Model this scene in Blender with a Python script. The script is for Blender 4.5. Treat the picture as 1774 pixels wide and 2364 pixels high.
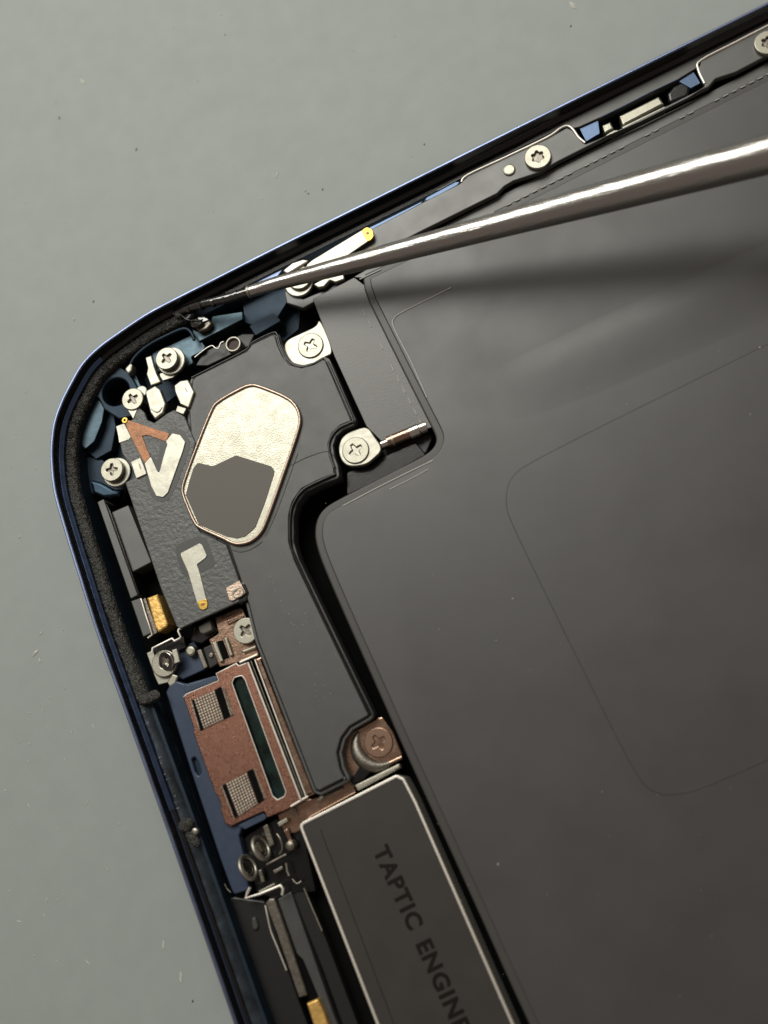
import bpy, bmesh, math, random
from mathutils import Vector, Matrix
from mathutils.geometry import tessellate_polygon
random.seed(7)
for o in list(bpy.data.objects): bpy.data.objects.remove(o)
SC = bpy.context.scene
COL = SC.collection
SC.unit_settings.system = 'METRIC'
SC.unit_settings.scale_length = 0.001            # one unit is one millimetre

# ------------------------------------------------------------------ camera
CAM_R = Matrix(((0.896165, 0.432705, 0.098262), (-0.392596, 0.876419, -0.27885), (-0.206778, 0.211318, 0.955294)))
CAM_P = Vector((7.99016, -22.67466, 76.67964))
FPX = 2350.0
cd = bpy.data.cameras.new('camera'); cam = bpy.data.objects.new('camera', cd); COL.objects.link(cam)
cam.matrix_world = Matrix.Translation(CAM_P) @ CAM_R.to_4x4()
cd.sensor_fit = 'VERTICAL'; cd.sensor_height = 24.0; cd.lens = 24.0 * FPX / 2364.0
cd.clip_start = 1.0; cd.clip_end = 5000.0
cd.dof.use_dof = True; cd.dof.focus_distance = 87.0; cd.dof.aperture_fstop = 0.018
SC.camera = cam
SC.render.resolution_x = 768; SC.render.resolution_y = 1024

# ------------------------------------------------------------------ light of the work bench
W = bpy.data.worlds.new('World'); SC.world = W; W.use_nodes = True
W.node_tree.nodes['Background'].inputs[0].default_value = (0.185, 0.155, 0.132, 1)
W.node_tree.nodes['Background'].inputs[1].default_value = 1.0
def lamp(name, loc, aim, sx, sy, radiance, color):
    ld = bpy.data.lights.new(name, 'AREA'); ld.shape = 'RECTANGLE'; ld.size = sx; ld.size_y = sy
    ld.energy = radiance * math.pi * sx * sy; ld.color = color
    lo = bpy.data.objects.new(name, ld); COL.objects.link(lo)
    lo.location = loc; lo.rotation_euler = (Vector(aim) - Vector(loc)).to_track_quat('-Z', 'Y').to_euler()
    return lo
lamp('bench_lamp', (-15, 222, 290), (-5, 10, -2), 270, 190, 7.8, (1.0, 0.99, 0.91))
SC.view_settings.view_transform = 'Standard'; SC.view_settings.look = 'None'
SC.view_settings.exposure = 0.0; SC.view_settings.gamma = 1.0
SC.cycles.max_bounces = 6; SC.cycles.caustics_reflective = False; SC.cycles.caustics_refractive = False
SC.cycles.sample_clamp_indirect = 4.0

# ------------------------------------------------------------------ helpers
def P(x, y, z):
    """the point of height z (mm) that stands at photo position x, y"""
    d = CAM_R @ Vector(((x - 887.0) / FPX, -(y - 1182.0) / FPX, -1.0))
    t = (z - CAM_P.z) / d.z
    return CAM_P + d * t
def P2(pts, z): return [P(p[0], p[1], z).xy for p in pts]

def mat(name, base, rough=0.5, metal=0.0, bump=None, vary=0.0, vscale=2.0, rvar=0.0, spec=0.5, bump2=None, detail=4.0):
    m = bpy.data.materials.new(name); m.use_nodes = True
    nt = m.node_tree; N = nt.nodes; L = nt.links; b = N['Principled BSDF']
    b.inputs['Base Color'].default_value = (*base, 1); b.inputs['Roughness'].default_value = rough
    b.inputs['Metallic'].default_value = metal; b.inputs['Specular IOR Level'].default_value = spec
    tc = N.new('ShaderNodeTexCoord')
    def noise(scale, det=detail):
        n = N.new('ShaderNodeTexNoise'); n.inputs['Scale'].default_value = scale; n.inputs['Detail'].default_value = det
        L.new(tc.outputs['Object'], n.inputs['Vector']); return n
    if vary:
        n = noise(vscale); mr = N.new('ShaderNodeMix'); mr.data_type = 'RGBA'
        mr.inputs[6].default_value = (*[c * (1 - vary) for c in base], 1); mr.inputs[7].default_value = (*[min(1, c * (1 + vary)) for c in base], 1)
        cr = N.new('ShaderNodeMapRange'); cr.inputs[1].default_value = .3; cr.inputs[2].default_value = .7
        L.new(n.outputs['Fac'], cr.inputs[0]); L.new(cr.outputs[0], mr.inputs[0]); L.new(mr.outputs[2], b.inputs['Base Color'])
    if rvar:
        n = noise(vscale * .7); cr = N.new('ShaderNodeMapRange'); cr.inputs[1].default_value = .3; cr.inputs[2].default_value = .7
        cr.inputs[3].default_value = max(.03, rough - rvar); cr.inputs[4].default_value = rough + rvar
        L.new(n.outputs['Fac'], cr.inputs[0]); L.new(cr.outputs[0], b.inputs['Roughness'])
    prev = None
    for bp in (bump, bump2):
        if not bp: continue
        sc, dist = bp[0], bp[1]
        if len(bp) > 2 and bp[2] == 'voronoi':
            n = N.new('ShaderNodeTexVoronoi'); n.inputs['Scale'].default_value = sc; L.new(tc.outputs['Object'], n.inputs['Vector']); out = n.outputs['Distance']
        else:
            n = noise(sc, 2.0); out = n.outputs['Fac']
        bn = N.new('ShaderNodeBump'); bn.inputs['Strength'].default_value = 1.0; bn.inputs['Distance'].default_value = dist
        L.new(out, bn.inputs['Height'])
        if prev: L.new(prev.outputs[0], bn.inputs['Normal'])
        prev = bn
    if prev: L.new(prev.outputs[0], b.inputs['Normal'])
    return m

M = {}
M['table'] = mat('bench_mat', (0.305, 0.335, 0.325), .62, vary=.025, vscale=.5, bump=(9.0, .010), rvar=.03, bump2=(.12, .03))
M['blue'] = mat('blue_anodised', (0.035, 0.055, 0.078), .4, 1.0, bump=(9, .004), rvar=.06, vscale=1.5)
M['blue_pale'] = mat('blue_anodised_lit', (0.07, 0.10, 0.122), .45, 1.0, bump=(7, .006), rvar=.06, vscale=1.5)  # same anodised blue, paler with the lamp's reflection put into the colour
M['blue_rim'] = mat('blue_polished_rim', (0.17, 0.205, 0.33), .36, 1.0, rvar=.05, vscale=1.0, bump=(3, .002))
M['blue_step'] = mat('blue_step_metal', (0.085, 0.12, 0.19), .36, 1.0, bump=(6, .006))
M['blue_ledge'] = mat('dark_blue_ledge', (0.085, 0.125, 0.225), .34, 1.0, bump=(4, .01), rvar=.08)
M['blue_paint'] = mat('blue_coated_metal', (0.045, 0.066, 0.112), .42, .3, bump=(12, .004), rvar=.06)
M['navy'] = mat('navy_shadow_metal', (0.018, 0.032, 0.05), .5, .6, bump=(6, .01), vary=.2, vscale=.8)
M['scraped'] = mat('scraped_dark_metal', (0.024, 0.032, 0.042), .38, .35, bump=(1.2, .06), bump2=(9, .012), vary=.6, vscale=.8, rvar=.15)
M['black'] = mat('black_plastic', (0.010, 0.010, 0.010), .42, bump=(14, .004))
M['gloss_black'] = mat('black_gloss', (0.006, 0.006, 0.006), .22, bump=(6, .004))
M['plastic'] = mat('charcoal_plastic', (0.042, 0.043, 0.042), .43, bump=(20, .018), vary=.10, vscale=.9, rvar=.03, spec=.8)
M['bracket'] = mat('grey_bracket', (0.062, 0.062, 0.057), .44, bump=(14, .003), vary=.08, vscale=.7, rvar=.04, spec=1.0)
M['seal'] = mat('black_foam_adhesive', (0.05, 0.048, 0.042), .33, bump=(4.5, .32), bump2=(10, .12), rvar=.1, vscale=3)
M['leather'] = mat('black_flex_cover', (0.10, 0.104, 0.104), .42, bump=(3.0, .07), bump2=(20, .01), rvar=.05, vscale=1.2)
M['flex_flat'] = mat('black_flex_smooth', (0.055, 0.056, 0.055), .45, bump=(14, .006))
M['battery'] = mat('black_battery_film', (0.0455, 0.0440, 0.0440), .45, bump=(26, .0025), vary=.06, vscale=.25, rvar=.05, bump2=(.15, .03), spec=.8)
M['label'] = mat('dark_battery_film_overlay', (0.034, 0.032, 0.028), .44, bump=(26, .0025), rvar=.03, vscale=.3, bump2=(.15, .03), spec=1.0)
M['ribbon'] = mat('dark_ribbon', (0.036, 0.033, 0.029), .45, bump=(9, .01), vary=.10, vscale=1.5, spec=1.0)
M['ridge'] = mat('grey_film_edge', (0.058, 0.056, 0.054), .42, bump=(10, .004))
M['film_edge'] = mat('clear_film_edge', (0.42, 0.43, 0.40), .3, bump=(4, .02))
M['nickel'] = mat('nickel', (0.383, 0.368, 0.306), .45, 1.0, bump=(9, .006), rvar=.05, vscale=2)
M['nickel_matt'] = mat('nickel_matt', (0.437, 0.416, 0.354), .48, 1.0, bump=(7, .012), rvar=.06, vscale=2)
M['steel'] = mat('polished_steel', (0.66, 0.62, 0.57), .20, 1.0, bump=(1.5, .006), rvar=.05, vscale=1.2)
ax_ = (P(1774, 357, 12.6) - P(404, 723, -1.2)).normalized(); er_ = ax_.rotation_difference(Vector((1, 0, 0))).to_euler()
M['shaft'] = mat('drawn_steel', (0.47, 0.455, 0.435), .27, 1.0)
nt_ = M['shaft'].node_tree; tcn = nt_.nodes['Texture Coordinate']
m1 = nt_.nodes.new('ShaderNodeMapping'); m1.inputs['Rotation'].default_value = er_
m2 = nt_.nodes.new('ShaderNodeMapping'); m2.inputs['Scale'].default_value = (.05, 5, 5)
n1 = nt_.nodes.new('ShaderNodeTexNoise'); n1.inputs['Scale'].default_value = 1.0; n1.inputs['Detail'].default_value = 5
bn = nt_.nodes.new('ShaderNodeBump'); bn.inputs['Distance'].default_value = .035
nt_.links.new(tcn.outputs['Object'], m1.inputs[0]); nt_.links.new(m1.outputs[0], m2.inputs[0]); nt_.links.new(m2.outputs[0], n1.inputs['Vector'])
nt_.links.new(n1.outputs['Fac'], bn.inputs['Height']); nt_.links.new(bn.outputs[0], nt_.nodes['Principled BSDF'].inputs['Normal'])
M['steel_tip'] = mat('worn_steel_tip', (0.15, 0.15, 0.148), .2, 1.0, bump=(1.2, .04), vary=.2, vscale=1.3)
M['plate'] = mat('stamped_metal_plate', (0.382, 0.368, 0.308), .40, 1.0, bump=(8, .022), bump2=(24, .005), rvar=.06, vscale=2)
M['rimmetal'] = mat('rose_metal_bead', (0.45, 0.35, 0.28), .36, 1.0, bump=(7, .02))
M['patch'] = mat('dark_copper_bed', (0.10, 0.055, 0.04), .4, 1.0)
M['copper'] = mat('copper_shield', (0.24, 0.122, 0.088), .28, 1.0, bump=(34, .016), rvar=.06, vscale=4)
M['copper_smooth'] = mat('copper_bracket', (0.40, 0.265, 0.195), .26, 1.0, bump=(5, .012), rvar=.06)
M['brown_reflex'] = mat('screw_brown_reflection', (0.36, 0.235, 0.175), .34, 1.0, bump=(9, .006))  # brown reflection of the surroundings put into the base colour
M['kapton'] = mat('amber_flex_film', (0.30, 0.12, 0.045), .38, .25, bump=(5, .02), vary=.3, vscale=2.2)
M['gold'] = mat('gold_plating', (0.50, 0.32, 0.07), .36, 1.0, bump=(6, .012))
M['gold_block'] = mat('gold_contact_block', (0.80, 0.50, 0.16), .42, .7, bump=(2.5, .05), vary=.15, vscale=1.5)
M['tin'] = mat('tinned_contact', (0.421, 0.407, 0.350), .46, 1.0, bump=(2.2, .012), rvar=.05)
M['tape'] = mat('grey_insulating_tape', (0.105, 0.096, 0.082), .55, bump=(20, .002))
M['hole'] = mat('deep_shade_black', (0.003, 0.003, 0.003), .9, spec=.1)  # near black, puts the shade of openings and gaps into the colour
M['motor'] = mat('dark_motor_cover', (0.034, 0.031, 0.029), .48, bump=(20, .003), vary=.1, vscale=.4)
M['print'] = mat('brown_print', (0.007, 0.004, 0.003), .6, spec=.2)
M['silver_edge'] = mat('brushed_silver_edge', (0.86, 0.82, 0.75), .50, 1.0, bump=(6, .01))
M['slot'] = mat('teal_slot_floor', (0.012, 0.027, 0.024), .25, .5, vary=.7, vscale=.7)
M['dust'] = mat('pale_dust', (0.62, 0.62, 0.56), .7)
M['dark_dust'] = mat('dark_dust', (0.15, 0.165, 0.15), .7)
M['dim_rail'] = mat('dull_grey_metal', (0.22, 0.20, 0.17), .42, .9, bump=(5, .02), vary=.2)
M['lens'] = mat('dark_red_lens', (0.03, 0.010, 0.008), .45, spec=.25)

def tag(o, label=None, cat=None, group=None, kind=None):
    if label: o['label'] = label
    if cat: o['category'] = cat
    if group: o['group'] = group
    if kind: o['kind'] = kind
    return o
def thing(name, at, label, cat, group=None):
    o = bpy.data.objects.new(name, None); COL.objects.link(o); o.location = at; o.empty_display_size = .5
    return tag(o, label, cat, group)
def org(o):
    return Vector((0, 0, 0)) if o.parent else o.location
def link(name, me, m, parent=None):
    o = bpy.data.objects.new(name, me); COL.objects.link(o)
    me.materials.clear(); me.materials.append(M[m] if isinstance(m, str) else m)
    if parent:
        o.parent = parent; o.matrix_parent_inverse = Matrix.Translation(-org(parent))
    return o
def finish(me, ang=35, flat=False):
    me.polygons.foreach_set('use_smooth', [True] * len(me.polygons))
    me.set_sharp_from_angle(angle=math.radians(ang))
    if flat:
        for p in me.polygons:
            if abs(p.normal.z) > .9995: p.use_smooth = False
    me.update(); return me

def fillet(pts, r, n=4):
    """round the corners of a closed outline (xy in mm)"""
    if r <= 0: return [Vector(p) for p in pts]
    out = []; k = len(pts)
    for i in range(k):
        a, b, c = Vector(pts[i - 1]), Vector(pts[i]), Vector(pts[(i + 1) % k])
        u, v = a - b, c - b
        if u.length < 1e-6 or v.length < 1e-6: continue
        ang = u.angle(v)
        if ang > 2.95: out.append(b); continue
        d = min(r / math.tan(ang / 2), .45 * u.length, .45 * v.length)
        p, q = b + u.normalized() * d, b + v.normalized() * d
        for j in range(n + 1):
            t = j / n; out.append((1 - t) ** 2 * p + 2 * t * (1 - t) * b + t * t * q)
    return out
def offset(pts, d):
    """shrink (d>0) a closed outline"""
    k = len(pts); A = sum(pts[i - 1].x * pts[i].y - pts[i].x * pts[i - 1].y for i in range(k))
    s = 1 if A > 0 else -1; out = []
    for i in range(k):
        a, b, c = pts[i - 1], pts[i], pts[(i + 1) % k]
        u, v = (b - a).normalized(), (c - b).normalized()
        n1, n2 = Vector((-u.y, u.x)) * s, Vector((-v.y, v.x)) * s
        m_ = n1 + n2
        m_ = m_ / max(.35, m_.length_squared / 2) if m_.length > 1e-6 else n1
        out.append(b + m_ * d)
    return out
def chaikin(pts, k=2):
    pts = [Vector(p) for p in pts]
    for _ in range(k):
        out = []
        for i in range(len(pts)):
            a, b = pts[i], pts[(i + 1) % len(pts)]; out += [a * .75 + b * .25, a * .25 + b * .75]
        pts = out
    return pts
def clean(lp, e=.012):
    out = []
    for p in lp:
        p = Vector((p[0], p[1]))
        if not out or (p - out[-1]).length > e: out.append(p)
    while len(out) > 3 and (out[0] - out[-1]).length <= e: out.pop()
    return out
def area2(lp): return sum(lp[i - 1].x * lp[i].y - lp[i].x * lp[i - 1].y for i in range(len(lp)))
def slab(loops, ztop, h, bevel=.06, res=1):
    """solid plate from outlines (first outer, others holes), upper edges rounded"""
    bevel = min(bevel, h * .45); n = res + 1; vs = []; fs = []; tops = []; bots = []; tidx = []; bidx = []
    for li, lp in enumerate(loops):
        lp = clean(lp)
        if (area2(lp) > 0) == (li > 0): lp.reverse()
        rings = [(lp, ztop - h)] + [(offset(lp, (bevel if li == 0 else -bevel) * (1 - math.cos(math.pi / 2 * k / n))) if k else lp, ztop - bevel + bevel * math.sin(math.pi / 2 * k / n)) for k in range(n + 1)]
        c = len(lp); base = []
        for r_, z in rings:
            base.append(len(vs)); vs += [(p.x, p.y, z) for p in r_]
        for q in range(len(rings) - 1):
            for i in range(c):
                j = (i + 1) % c; fs.append((base[q] + i, base[q] + j, base[q + 1] + j, base[q + 1] + i))
        tops.append([Vector((p.x, p.y, 0)) for p in rings[-1][0]]); tidx += list(range(base[-1], base[-1] + c))
        bots.append([Vector((p.x, p.y, 0)) for p in rings[0][0]]); bidx += list(range(base[0], base[0] + c))
    nside = len(fs)
    for a, b, c in tessellate_polygon(tops): fs.append((tidx[a], tidx[b], tidx[c]))
    ntop = len(fs)
    for a, b, c in tessellate_polygon(bots): fs.append((bidx[a], bidx[c], bidx[b]))
    for k in range(nside, len(fs)):
        (x0, y0, _), (x1, y1, _), (x2, y2, _) = [vs[i] for i in fs[k]]
        up = (x1 - x0) * (y2 - y0) - (x2 - x0) * (y1 - y0) > 0
        if up != (k < ntop): fs[k] = fs[k][::-1]
    me = bpy.data.meshes.new('slab'); me.from_pydata(vs, [], fs); me.update()
    return finish(me, 35, True)
def plate(name, px, ztop, h, m, parent=None, r=.15, bevel=.06, holes=(), hr=.1, res=1, inset=0, ck=0):
    o2 = chaikin(P2(px, ztop), ck) if ck else fillet(P2(px, ztop), r)
    if inset: o2 = offset(o2, inset)
    me = slab([o2] + [fillet(P2(hp, ztop), hr) for hp in holes], ztop, h, bevel, res)
    return link(name, me, m, parent)
def tube_me(pts, r, res=3, cyclic=False):
    cu = bpy.data.curves.new('tmp', 'CURVE'); cu.dimensions = '3D'; cu.bevel_depth = 1.0; cu.bevel_resolution = res; cu.use_fill_caps = True
    s = cu.splines.new('POLY'); s.points.add(len(pts) - 1); s.use_cyclic_u = cyclic
    rr = r if isinstance(r, (list, tuple)) else [r] * len(pts)
    for p, q, k in zip(s.points, pts, rr): p.co = (*q, 1); p.radius = k
    ob = bpy.data.objects.new('tmp', cu); me = bpy.data.meshes.new_from_object(ob)
    bpy.data.objects.remove(ob); bpy.data.curves.remove(cu); return finish(me, 50)
def smooth3(pts, n=5):
    out = []
    for i in range(len(pts) - 1):
        p0, p1, p2, p3 = pts[max(0, i - 1)], pts[i], pts[i + 1], pts[min(len(pts) - 1, i + 2)]
        for j in range(n):
            t = j / n
            out.append(.5 * ((2 * p1) + (p2 - p0) * t + (2 * p0 - 5 * p1 + 4 * p2 - p3) * t * t + (3 * p1 - p0 - 3 * p2 + p3) * t ** 3))
    out.append(pts[-1]); return out
def tube(name, px, r, m, parent=None, smooth=True, n=4, res=3):
    """px: list of (x, y, z)"""
    pts = [P(*p) for p in px]
    if smooth and len(pts) > 2: pts = smooth3(pts, n)
    return link(name, tube_me(pts, r, res), m, parent)
def ring_pts(c, r, n=28): return [Vector((c[0] + r * math.cos(2 * math.pi * i / n), c[1] + r * math.sin(2 * math.pi * i / n))) for i in range(n)]
def disc(name, px, rmm, ztop, h, m, parent=None, bevel=.06, hole=0):
    c = P(px[0], px[1], ztop)
    lp = [ring_pts(c, rmm)] + ([ring_pts(c, hole)] if hole else [])
    return link(name, slab(lp, ztop, h, bevel), m, parent)
def mesh(name, verts, faces, m, parent=None, ang=40):
    me = bpy.data.meshes.new(name); me.from_pydata([tuple(v) for v in verts], [], faces); me.update()
    return link(name, finish(me, ang), m, parent)
def normals2(path):
    out = []
    for i in range(len(path)):
        a, b = path[max(0, i - 1)], path[min(len(path) - 1, i + 1)]
        d = (b - a).normalized(); out.append(Vector((-d.y, d.x)))
    return out
def sweep(name, path, prof, m, parent=None, ang=40, jitter=None):
    """sweep a profile of (inward offset, z) along an outline"""
    nn = normals2(path); vs = []; fs = []; k = len(prof)
    for i, (p, n) in enumerate(zip(path, nn)):
        for j, (d, z) in enumerate(prof):
            dj = zj = 0
            if jitter: dj, zj = jitter(i, j)
            q = p + n * (d + dj); vs.append((q.x, q.y, z + zj))
    for i in range(len(path) - 1):
        for j in range(k - 1):
            a = i * k + j; fs.append((a, a + k, a + k + 1, a + 1))
    return mesh(name, vs, fs, m, parent, ang)

# ------------------------------------------------------------------ work surface
TZ = -7.6
bm = bmesh.new(); bmesh.ops.create_grid(bm, x_segments=2, y_segments=2, size=420)
me = bpy.data.meshes.new('work_mat'); bm.to_mesh(me); bm.free(); me.transform(Matrix.Translation((0, 0, TZ)))
tab = link('work_mat', me, 'table'); tag(tab, 'grey green matte repair mat under the phone', None, None, 'structure')

def specks(name, spots, m, label):
    vs, fs = [], []
    for (x, y, L, w, a) in spots:
        c = P(x, y, TZ + .02); b0 = len(vs)
        for dx, dy, dz in ((-.5, -.2, 0), (0, -.5, 0), (.5, .1, 0), (.1, .5, 0), (0, 0, 1)):
            q = Vector((dx * L, dy * w)); q.rotate(Matrix.Rotation(a, 2)); vs.append((c.x + q.x, c.y + q.y, c.z + dz * min(L, w) * .4))
        fs += [(b0, b0 + 1, b0 + 4), (b0 + 1, b0 + 2, b0 + 4), (b0 + 2, b0 + 3, b0 + 4), (b0 + 3, b0, b0 + 4)]
    o = mesh(name, vs, fs, m); tag(o, label, None, None, 'stuff')
R_ = random.uniform
pale = [(190, 188, .35, .9, .4), (172, 738, .3, .3, 0), (640, 405, .9, .2, .7), (180, 1300, .3, .3, 0), (82, 1508, .9, .35, .3), (92, 1525, .5, .25, 1), (215, 1384, .35, .35, 0),
        (95, 1462, .6, .15, .4), (378, 2180, .25, .8, -.2), (418, 2255, .3, 1.0, -.2), (45, 1240, .25, .25, 0), (1322, 12, .5, 1.1, .3), (100, 1640, .5, .1, .8), (150, 1590, .3, .1, .2), (705, 440, .3, .3, 0), (60, 905, .35, .1, .5)]
pale += [(R_(20, 420), R_(1650, 2330), R_(.25, .7), R_(.06, .1), R_(0, 3)) for _ in range(16)] + [(R_(0, 1100), R_(0, 520), R_(.08, .22), R_(.06, .16), R_(0, 3)) for _ in range(22)] + [(R_(0, 150), R_(900, 2300), R_(.08, .24), R_(.06, .16), R_(0, 3)) for _ in range(26)]
darkp = [(137, 272, .4, .45, .2), (315, 345, .55, .35, .5), (216, 696, .35, .35, 0), (745, 437, .35, .3, 0), (712, 447, .35, .25, 0), (445, 2311, .35, .35, 0), (1318, 60, .4, .3, .2), (980, 333, .4, .2, .6), (520, 80, .3, .2, .3)]
darkp += [(R_(0, 1000), R_(0, 560), R_(.08, .16), R_(.06, .12), R_(0, 3)) for _ in range(6)]
specks('pale_lint', pale, 'dust', 'pale lint and dust specks scattered on the grey mat')
specks('dark_dust', [(x, y, L * .7, w * .7, a) for x, y, L, w, a in darkp], 'dark_dust', 'tiny dark dirt specks scattered on the grey mat')

# ------------------------------------------------------------------ phone frame
OUT = [(2240, -231), (1960, -91), (1774, 3), (1474, 152), (1174, 301), (910, 433), (650, 562), (496, 640), (423, 677), (350, 715), (310, 740), (272, 766), (229.5, 797), (190, 836), (160, 886), (138, 931), (122.6, 976),
       (116, 1025), (116, 1071), (124, 1140), (150, 1233), (180, 1330), (225, 1471), (300, 1680), (410, 1990), (528, 2331), (690, 2800)]
path = smooth3([Vector(p) for p in P2(OUT, -.15)], 6)
def nearest(px, z=-.15):
    q = P(px[0], px[1], z).xy; return min(range(len(path)), key=lambda i: (path[i] - q).length)
frame = thing('phone_frame', P(600, 1200, TZ), 'dark blue metal phone frame, open, with one rounded corner', 'phone frame')
rim = sweep('rim', path, [(.55, -7.5), (.12, -6.9), (-.12, -5.4), (-.16, -3.6), (-.12, -1.6), (-.02, -.42), (.06, -.12), (.13, -.03)], 'blue', frame, 25)
sweep('rim_edge', path, [(.13, -.03), (.17, 0), (.28, -.005), (.34, -.04), (.385, -.12)], 'blue_rim', frame, 25)
ic = nearest((190, 836)); ic2 = nearest((423, 677)); ib = nearest((300, 1676))
sweep('inner_liner', path, [(.385, -.10), (.41, -.95), (.45, -1.04), (.62, -1.08), (.80, -1.16), (.86, -1.55), (1.25, -1.6)], 'gloss_black', frame, 30)
rng = random.Random(3)
il = nearest((425, 1930))
sweep('blue_ledge', path[il - 1:], [(.44, -1.1), (.45, -.98), (.50, -.94), (.55, -.98), (.62, -1.12)], 'blue_ledge', frame, 30)
sweep('blue_ledge', path[ic - 4:il], [(.42, -1.0), (.44, -.86), (.50, -.82), (.58, -.86), (.64, -.93), (.74, -1.0), (.82, -1.06), (.88, -1.4)], 'blue_ledge', frame, 30)
# bumpy strip of black adhesive round the corner
sp = smooth3(path[ic2:ib], 6)
JA = {}
def jit(i, j):
    if (i, j) not in JA:
        e = 1 if 0 < j < 8 else .3
        JA[(i, j)] = (rng.uniform(-.06, .06), rng.uniform(-.07, .10) * e)
    return JA[(i, j)]
sweep('adhesive_strip', sp, [(.72, -1.75), (.80, -1.42), (.92, -1.32), (1.06, -1.26), (1.2, -1.25), (1.34, -1.25), (1.48, -1.28), (1.62, -1.34), (1.74, -1.46), (1.80, -1.9)], 'seal', frame, 80, jit)
# lower stretch of the inner edge, partly scraped clean
sp2 = path[ib - 1:]
JA2 = {}
def jit2(i, j):
    if (i, j) not in JA2: JA2[(i, j)] = (rng.uniform(-.02, .02), rng.uniform(-.02, .02))
    return JA2[(i, j)]
SE = [(.66, -1.4), (.86, -1.35), (1.05, -1.38), (1.3, -1.55), (1.55, -1.75), (1.8, -2.3), (1.9, -3.2)]
sweep('bare_edge', path[il - 1:], SE, 'scraped', frame, 60)
sweep('scraped_edge', smooth3(path[ib - 1:il], 4), [(.72, -1.5), (.86, -1.35), (1.05, -1.38), (1.3, -1.55), (1.55, -1.75), (1.8, -2.3), (1.9, -3.2)], 'scraped', frame, 60, jit2)
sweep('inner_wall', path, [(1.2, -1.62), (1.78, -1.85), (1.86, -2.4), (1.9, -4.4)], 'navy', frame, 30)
fl = [p + n * 1.7 for p, n in zip(path[::3], normals2(path)[::3])]
far = [P(1700, 2900, -4.4).xy, P(2500, 1500, -4.4).xy]
fo = slab([fl + far], -4.4, .3, .02); link('floor', fo, 'hole', frame)  # floor coloured near black for the deep shade in the gaps
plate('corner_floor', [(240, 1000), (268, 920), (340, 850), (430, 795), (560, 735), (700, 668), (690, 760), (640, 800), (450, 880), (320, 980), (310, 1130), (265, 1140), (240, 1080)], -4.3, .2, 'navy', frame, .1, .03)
bk = [p + n * .3 for p, n in zip(path[::3], normals2(path)[::3])]
link('back_panel', slab([bk + far], -4.75, 2.6, .05), 'black', frame)

# machined pockets in the corner
plate('corner_land', [(228, 921), (241, 943), (236, 974), (218, 1019), (197, 1037), (188, 1026), (194, 974), (203, 943)], -2.3, 2.1, 'blue_pale', frame, .2)
plate('screw_land', [(452, 768), (474, 800), (470, 809), (441, 824), (447, 838), (428, 848), (400, 850), (360, 860), (350, 815), (403, 792)], -2.5, 1.9, 'blue_pale', frame, .2)
plate('speaker_land', [(489, 730), (560, 719), (561, 737), (459, 789), (446, 772), (444, 758), (464, 768), (487, 753)], -2.3, 2.1, 'blue_pale', frame, .12)
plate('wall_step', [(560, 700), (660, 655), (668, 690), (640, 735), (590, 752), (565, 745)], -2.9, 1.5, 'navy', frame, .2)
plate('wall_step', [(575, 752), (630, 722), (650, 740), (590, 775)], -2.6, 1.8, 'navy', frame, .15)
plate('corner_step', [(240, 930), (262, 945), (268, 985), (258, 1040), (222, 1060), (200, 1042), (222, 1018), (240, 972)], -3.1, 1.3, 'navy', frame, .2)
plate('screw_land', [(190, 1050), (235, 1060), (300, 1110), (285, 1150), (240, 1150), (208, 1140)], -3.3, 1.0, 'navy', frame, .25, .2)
plate('screw_land', [(205, 1105), (232, 1112), (262, 1128), (282, 1128), (276, 1146), (238, 1150), (214, 1140)], -2.7, 1.5, 'blue', frame, .25, .3, res=3)
plate('corner_land', [(289, 858), (305, 842), (315, 868), (326, 893), (306, 897), (296, 880)], -2.3, 2.1, 'blue_pale', frame, .12)
# round well beside the small screw
c = P(268, 905, -2.0)
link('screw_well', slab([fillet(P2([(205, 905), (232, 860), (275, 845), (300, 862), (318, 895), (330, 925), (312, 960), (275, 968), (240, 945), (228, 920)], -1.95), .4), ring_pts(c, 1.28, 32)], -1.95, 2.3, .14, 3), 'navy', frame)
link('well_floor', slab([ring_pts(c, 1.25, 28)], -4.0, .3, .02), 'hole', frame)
tube('pocket_lip', [(298, 862, -1.7), (304, 838, -1.7), (318, 818, -1.7), (345, 796, -1.7), (385, 775, -1.7), (424, 759, -1.7), (441, 767, -1.7), (449, 785, -1.7)], .15, 'navy', frame)
plate('adhesive_blob', [(286, 852), (300, 838), (306, 842), (304, 856), (296, 864)], -1.4, .8, 'nickel_matt', frame, .3, .15)
# shelf between side bracket and battery
plate('side_shelf', [(815, 640), (980, 545), (1165, 446), (1344, 356), (1640, 212), (1774, 142), (2240, -95), (2300, -60), (1774, 205), (1174, 500), (880, 645)], -2.05, 1.2, 'bracket', frame, .1, .05)

plate('wall_shelf', [(985, 452), (1174, 352), (1309, 268), (1510, 170), (1774, 38), (2240, -196), (2245, -180), (1774, 56), (1620, 134), (1607, 158), (1566, 183), (1382, 273), (1338, 293), (1324, 296), (1309, 288), (1260, 314), (1080, 402)], -1.5, .7, 'bracket', frame, .1, .06)
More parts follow.
